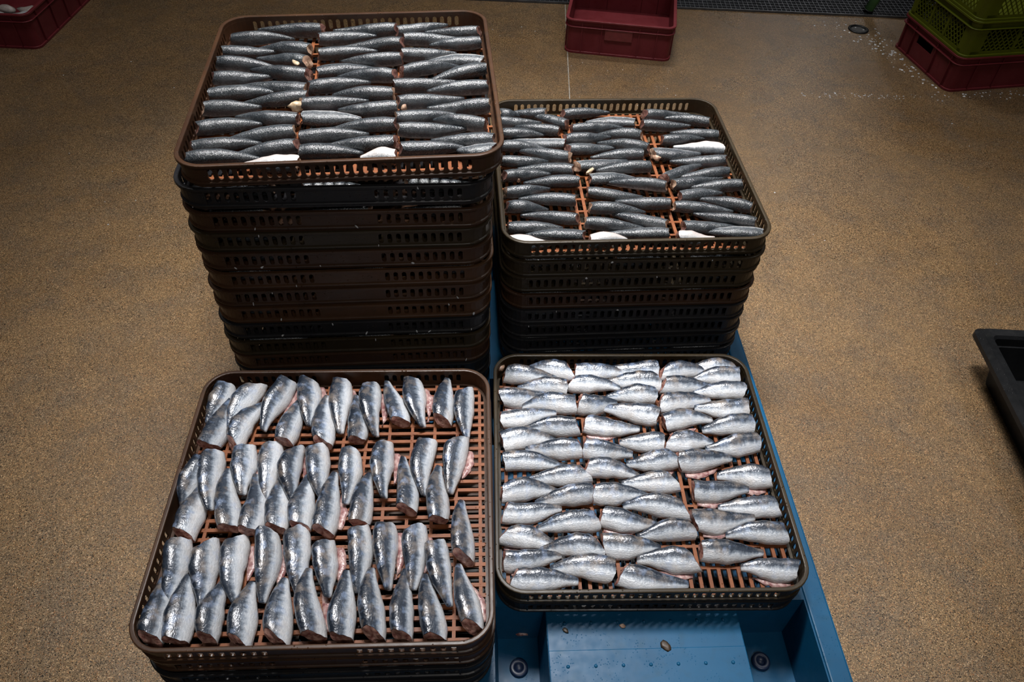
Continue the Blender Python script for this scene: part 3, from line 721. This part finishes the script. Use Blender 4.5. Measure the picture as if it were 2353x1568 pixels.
for i, lab in ((1,'olive green lattice crate resting directly on the red crate at top right'),(2,'olive green lattice crate, upper of the two at the top right corner')):
    gg = empty('plastic_crate', Matrix.Translation((0,0,.15*i)) @ grm); tag(gg, lab, 'crate', 'green crates at the top right')
    crate_lattice(gg, .62, .45, .15, M['green'])

# ------------------------------------------------------------------ black tub
tb = empty('plastic_tub', Matrix.Translation((1.25,1.497,0)) @ rot(-.02)); tag(tb, 'black plastic tub with thick rim, cut off by the right edge of the photo', 'tub')
TBW, TBL, TBH = .62, .62, .145      # x right, y towards viewer (negative)
def rings(root, name, seq, mat, cap0=False, cap1=False):
    v = []; f = []
    for s in seq: v += s
    m = len(seq[0])
    for i in range(len(seq)-1):
        for j in range(m):
            k = (j+1) % m; f.append((i*m+j, i*m+k, (i+1)*m+k, (i+1)*m+j))
    if cap0: f.append(tuple(range(m)))
    if cap1: f.append(tuple((len(seq)-1)*m+j for j in range(m)))
    return mesh_obj(name, v, f, mat, root)
W_, L_ = TBW, TBL
rings(tb, 'rim', [rr(.048,W_-.048,-L_+.048,-.048,.018,.112), rr(.010,W_-.010,-L_+.010,-.010,.018,.112), rr(.0,W_,-L_,0,.02,.118), rr(.0,W_,-L_,0,.02,.132), rr(.012,W_-.012,-L_+.012,-.012,.02,TBH),
    rr(.034,W_-.034,-L_+.034,-.034,.016,TBH-.002), rr(.040,W_-.040,-L_+.040,-.040,.014,TBH-.010), rr(.043,W_-.043,-L_+.043,-.043,.014,.112)], M['tub'])
rings(tb, 'body', [rr(.066,W_-.066,-L_+.066,-.066,.02,.0), rr(.046,W_-.046,-L_+.046,-.046,.02,.113), rr(.049,W_-.049,-L_+.049,-.049,.018,.113), rr(.070,W_-.070,-L_+.070,-.070,.02,.006)], M['tub'], True, True)

# ------------------------------------------------------------------ scraps, flakes, crumbs
def blob(name, loc, s, mat, seed, label=None, cat='scrap', group=None, sub=2):
    r = random.Random(seed); bm = bmesh.new(); bmesh.ops.create_icosphere(bm, subdivisions=sub, radius=1)
    ph = [r.uniform(0,6.28) for _ in range(6)]
    for q in bm.verts:
        c = q.co; k = 1+.28*math.sin(2.3*c.x+ph[0])*math.sin(2.9*c.y+ph[1])+.16*math.sin(5*c.z+ph[2]+3*c.x)
        q.co = Vector((c.x*s[0], c.y*s[1], c.z*s[2]))*k
    me = bpy.data.meshes.new(name); bm.to_mesh(me); bm.free()
    me.polygons.foreach_set('use_smooth', [True]*len(me.polygons)); me.materials.append(mat)
    o = link(bpy.data.objects.new(name, me)); o.matrix_world = loc @ rot(r.uniform(0,3.1))
    if label: tag(o, label, cat, group)
    return o
def in_tray(k, x, y, z): return TOPS[k] @ Matrix.Translation((x,y,z))
SCR = [('A',-.115,.075,-.004,(.006,.012,.003),'scrap','tan shred of gut lying across a dark sardine, left column, back-left tray'),
 ('A',-.100,-.075,-.018,(.008,.020,.010),'scrap','yellowish lump of gut between left and middle columns, back-left tray'),
 ('A',.112,-.085,-.020,(.007,.014,.012),'paleflesh','tan flesh lump between middle and right columns, back-left tray'),
 ('B',-.245,-.025,-.024,(.012,.008,.008),'paleflesh','small pink flesh cube among sardines at the left, back-right tray'),
 ('B',.105,.055,-.022,(.012,.014,.007),'paleflesh','pinkish flesh lump by the central gap, back-right tray'),
 ('B',-.07,-.005,-.020,(.020,.005,.005),'scrap','ragged cream shred between two sardines, middle column, back-right tray'),
 ('C',-.248,.155,-.030,(.018,.012,.006),'flesh','dark red flesh scrap by the left wall, front-left tray'),
 ('D',-.282,.270,-.018,(.010,.008,.006),'paleflesh','cream scrap in the far left corner, front-right tray'),
 ('D',-.265,.205,-.033,(.020,.013,.006),'flap','pinkish roe lump under a sardine by the left wall, front-right tray')]
for i, (k, x, y, z, s, mt, lab) in enumerate(SCR):
    blob('fish_scrap', in_tray(k, x, y, z), s, M[mt], 40+i, lab)
fk = random.Random(21)
for i in range(26):       # pale flakes stuck to the front of the tall stack
    u = fk.uniform(-.24,.26); lev = fk.randint(1,11); fr = LOWER[('A', lev)]
    z, dd = fk.choice(((-.0385,.0030),(-.0050,-.0004),(-.0375,.0030)))
    blob('scale_flake', fr @ Matrix.Translation((u, -(TW-dd), z)), (fk.uniform(.002,.0055), .0012, fk.uniform(.002,.0045)), M['ice'], 80+i,
         'tiny pale fish flake stuck to the front of the tallest tray stack', 'flake', 'flakes stuck to the tallest stack', 1)
for i in range(7):
    u = fk.uniform(-.24,.26); lev = fk.randint(0,6); fr = LOWER[('B', lev)]
    blob('scale_flake', fr @ Matrix.Translation((u, -TW+.0002, -.0045)), (fk.uniform(.002,.004), .0012, fk.uniform(.002,.004)), M['ice'], 120+i,
         'tiny pale fish flake stuck to the front of the back right stack', 'flake', 'flakes stuck to the back right stack', 1)
pm = Matrix.Translation((.632,.86,0)) @ rot(PY)
blob('fish_scrap', Matrix.Translation((.232,.624,DECK+.0035)), (.006,.004,.002), M['paleflesh'], 60, 'small tan scrap on the blue pallet deck, near the tray', 'scrap')
blob('dirt_lump', Matrix.Translation((.311,.588,DECK+.004)), (.009,.010,.002), M['gut'], 61, 'dark brown dirt lump in the middle of the blue pallet deck', 'dirt')
blob('dirt_lump', Matrix.Translation((.122,.611,DECK+.004)), (.004,.006,.002), M['gut'], 62, 'small dark dirt lump at left end of the blue pallet deck', 'dirt')
blob('fish_scrap', Matrix.Translation((.043,.655,.036)), (.013,.010,.004), M['flap'], 63, 'pinkish scrap beside the plug in the left pallet foot', 'scrap')
k_ = 0
for lay in range(2):
    for px_ in (-2.155, -2.27):
        for py_ in (3.178, 3.246, 3.314):
            k_ += 1; r_ = random.Random(300+k_)
            o = blob('fish_scrap', Matrix.Translation((px_+r_.uniform(-.006,.006), py_+r_.uniform(-.004,.004), .036+.052*lay)), (.046, .024, .019), M['skin'] if k_ % 3 else M['frost'], 300+k_,
                 'grey silvery fish piece heaped inside the red crate at top left', 'fish', 'fish pieces in the left red crate')
            o.matrix_world = Matrix.Translation(o.matrix_world.translation) @ rot(r_.uniform(-.25,.25))
crb = Geo()
rc = random.Random(5)
FOOT = [(cr.matrix_world.inverted(),.475,.47),(grm.inverted(),.62,.45),(cl_.matrix_world.inverted(),.475,.64)]
def crumb(x, y, s, z=0.):
    for mi, w_, d_ in FOOT:
        q = mi @ Vector((x,y,0))
        if -.012 < q.x < w_+.012 and -.012 < q.y < d_+.012: return
    bm_pts = [(0,0,1),(1,0,.1),(.3,.95,.1),(-.8,.6,.1),(-.8,-.6,.1),(.3,-.95,.1),(0,0,-.2)]
    k = len(crb.v); a = rc.uniform(0,6)
    for px, py, pz in bm_pts:
        q = s*rc.uniform(.4,.95)
        crb.v.append((x+q*(px*math.cos(a)-py*math.sin(a)), y+q*(px*math.sin(a)+py*math.cos(a)), z+max(0.0002, q*pz*.6)))
    for i in range(5):
        crb.f.append((k, k+1+i, k+1+(i+1)%5)); crb.f.append((k+6, k+1+(i+1)%5, k+1+i))
for i in range(150):       # loose ice around the right crates and the floor drain
    t = rc.random(); crumb(1.60+.22*t+rc.gauss(0,.04), 3.56-.52*t+rc.gauss(0,.05), rc.uniform(.003,.010))
for i in range(70): crumb(1.84+rc.random()*.5, 3.02+rc.gauss(0,.015)+.05*rc.random(), rc.uniform(.002,.008))
for i in range(26): crumb(1.56+rc.gauss(0,.07), 3.62+rc.gauss(0,.05), rc.uniform(.003,.008))
for i in range(60): crumb(1.45+rc.gauss(0,.14), 2.99+rc.gauss(0,.012), rc.uniform(.002,.006))
for i in range(90): crumb(rc.uniform(-2.0,2.2), rc.uniform(1.9,3.7), rc.uniform(.0015,.005))
for i in range(40): crumb(rc.uniform(.2,.75), rc.uniform(2.6,3.2), rc.uniform(.002,.004))
o = crb.make('ice_crumbs', M['ice']); tag(o, 'white ice crumbs scattered over the wet floor near the crates', 'ice', kind='stuff')

# ------------------------------------------------------------------ lights
def area(name, loc, target, size, energy, col=(1,1,1), sy=None, spread=180):
    d = bpy.data.lights.new(name, 'AREA'); d.energy = energy; d.color = col; d.size = size
    if sy: d.shape = 'RECTANGLE'; d.size_y = sy
    d.spread = math.radians(spread)
    o = link(bpy.data.objects.new(name, d)); o.location = loc
    o.rotation_euler = (Vector(target)-Vector(loc)).to_track_quat('-Z', 'Y').to_euler()
    return o
area('ceiling_lamp_main', (-.10,1.75,3.7), (.12,1.50,0), 1.2, 40, (1,.98,.97), .22, 59)
area('ceiling_lamp_right', (2.0,2.3,3.7), (1.6,2.1,0), 1.2, 9, (1,.97,.94), .22, 84)
area('ceiling_lamp_left', (-1.7,2.3,3.7), (-1.4,2.2,0), 1.2, 10, (1,.98,.96), .22, 84)
area('ceiling_lamp_middle', (.3,4.3,3.7), (.3,3.4,0), 1.2, 18, (1,.97,.94), .22, 90)
area('fill_light_front', (.6,-1.4,3.3), (.2,1.2,.3), 1.2, 9, (1,.96,.92), .3, 90)  # added fill from behind the camera, lifts the shaded stack fronts
area('ceiling_lamp_back', (3.3,9.3,3.6), (1.2,4.,0), .6, 8, (1,.97,.94), .4, 120)
w = bpy.data.worlds.new('world'); SC.world = w; w.use_nodes = True
w.node_tree.nodes['Background'].inputs[0].default_value = (.9,.95,1,1)
w.node_tree.nodes['Background'].inputs[1].default_value = .03
SC.view_settings.exposure = 0.0
SC.view_settings.view_transform = 'Standard'; SC.view_settings.look = 'None'
SC.view_settings.gamma = 1; SC.view_settings.use_curve_mapping = False
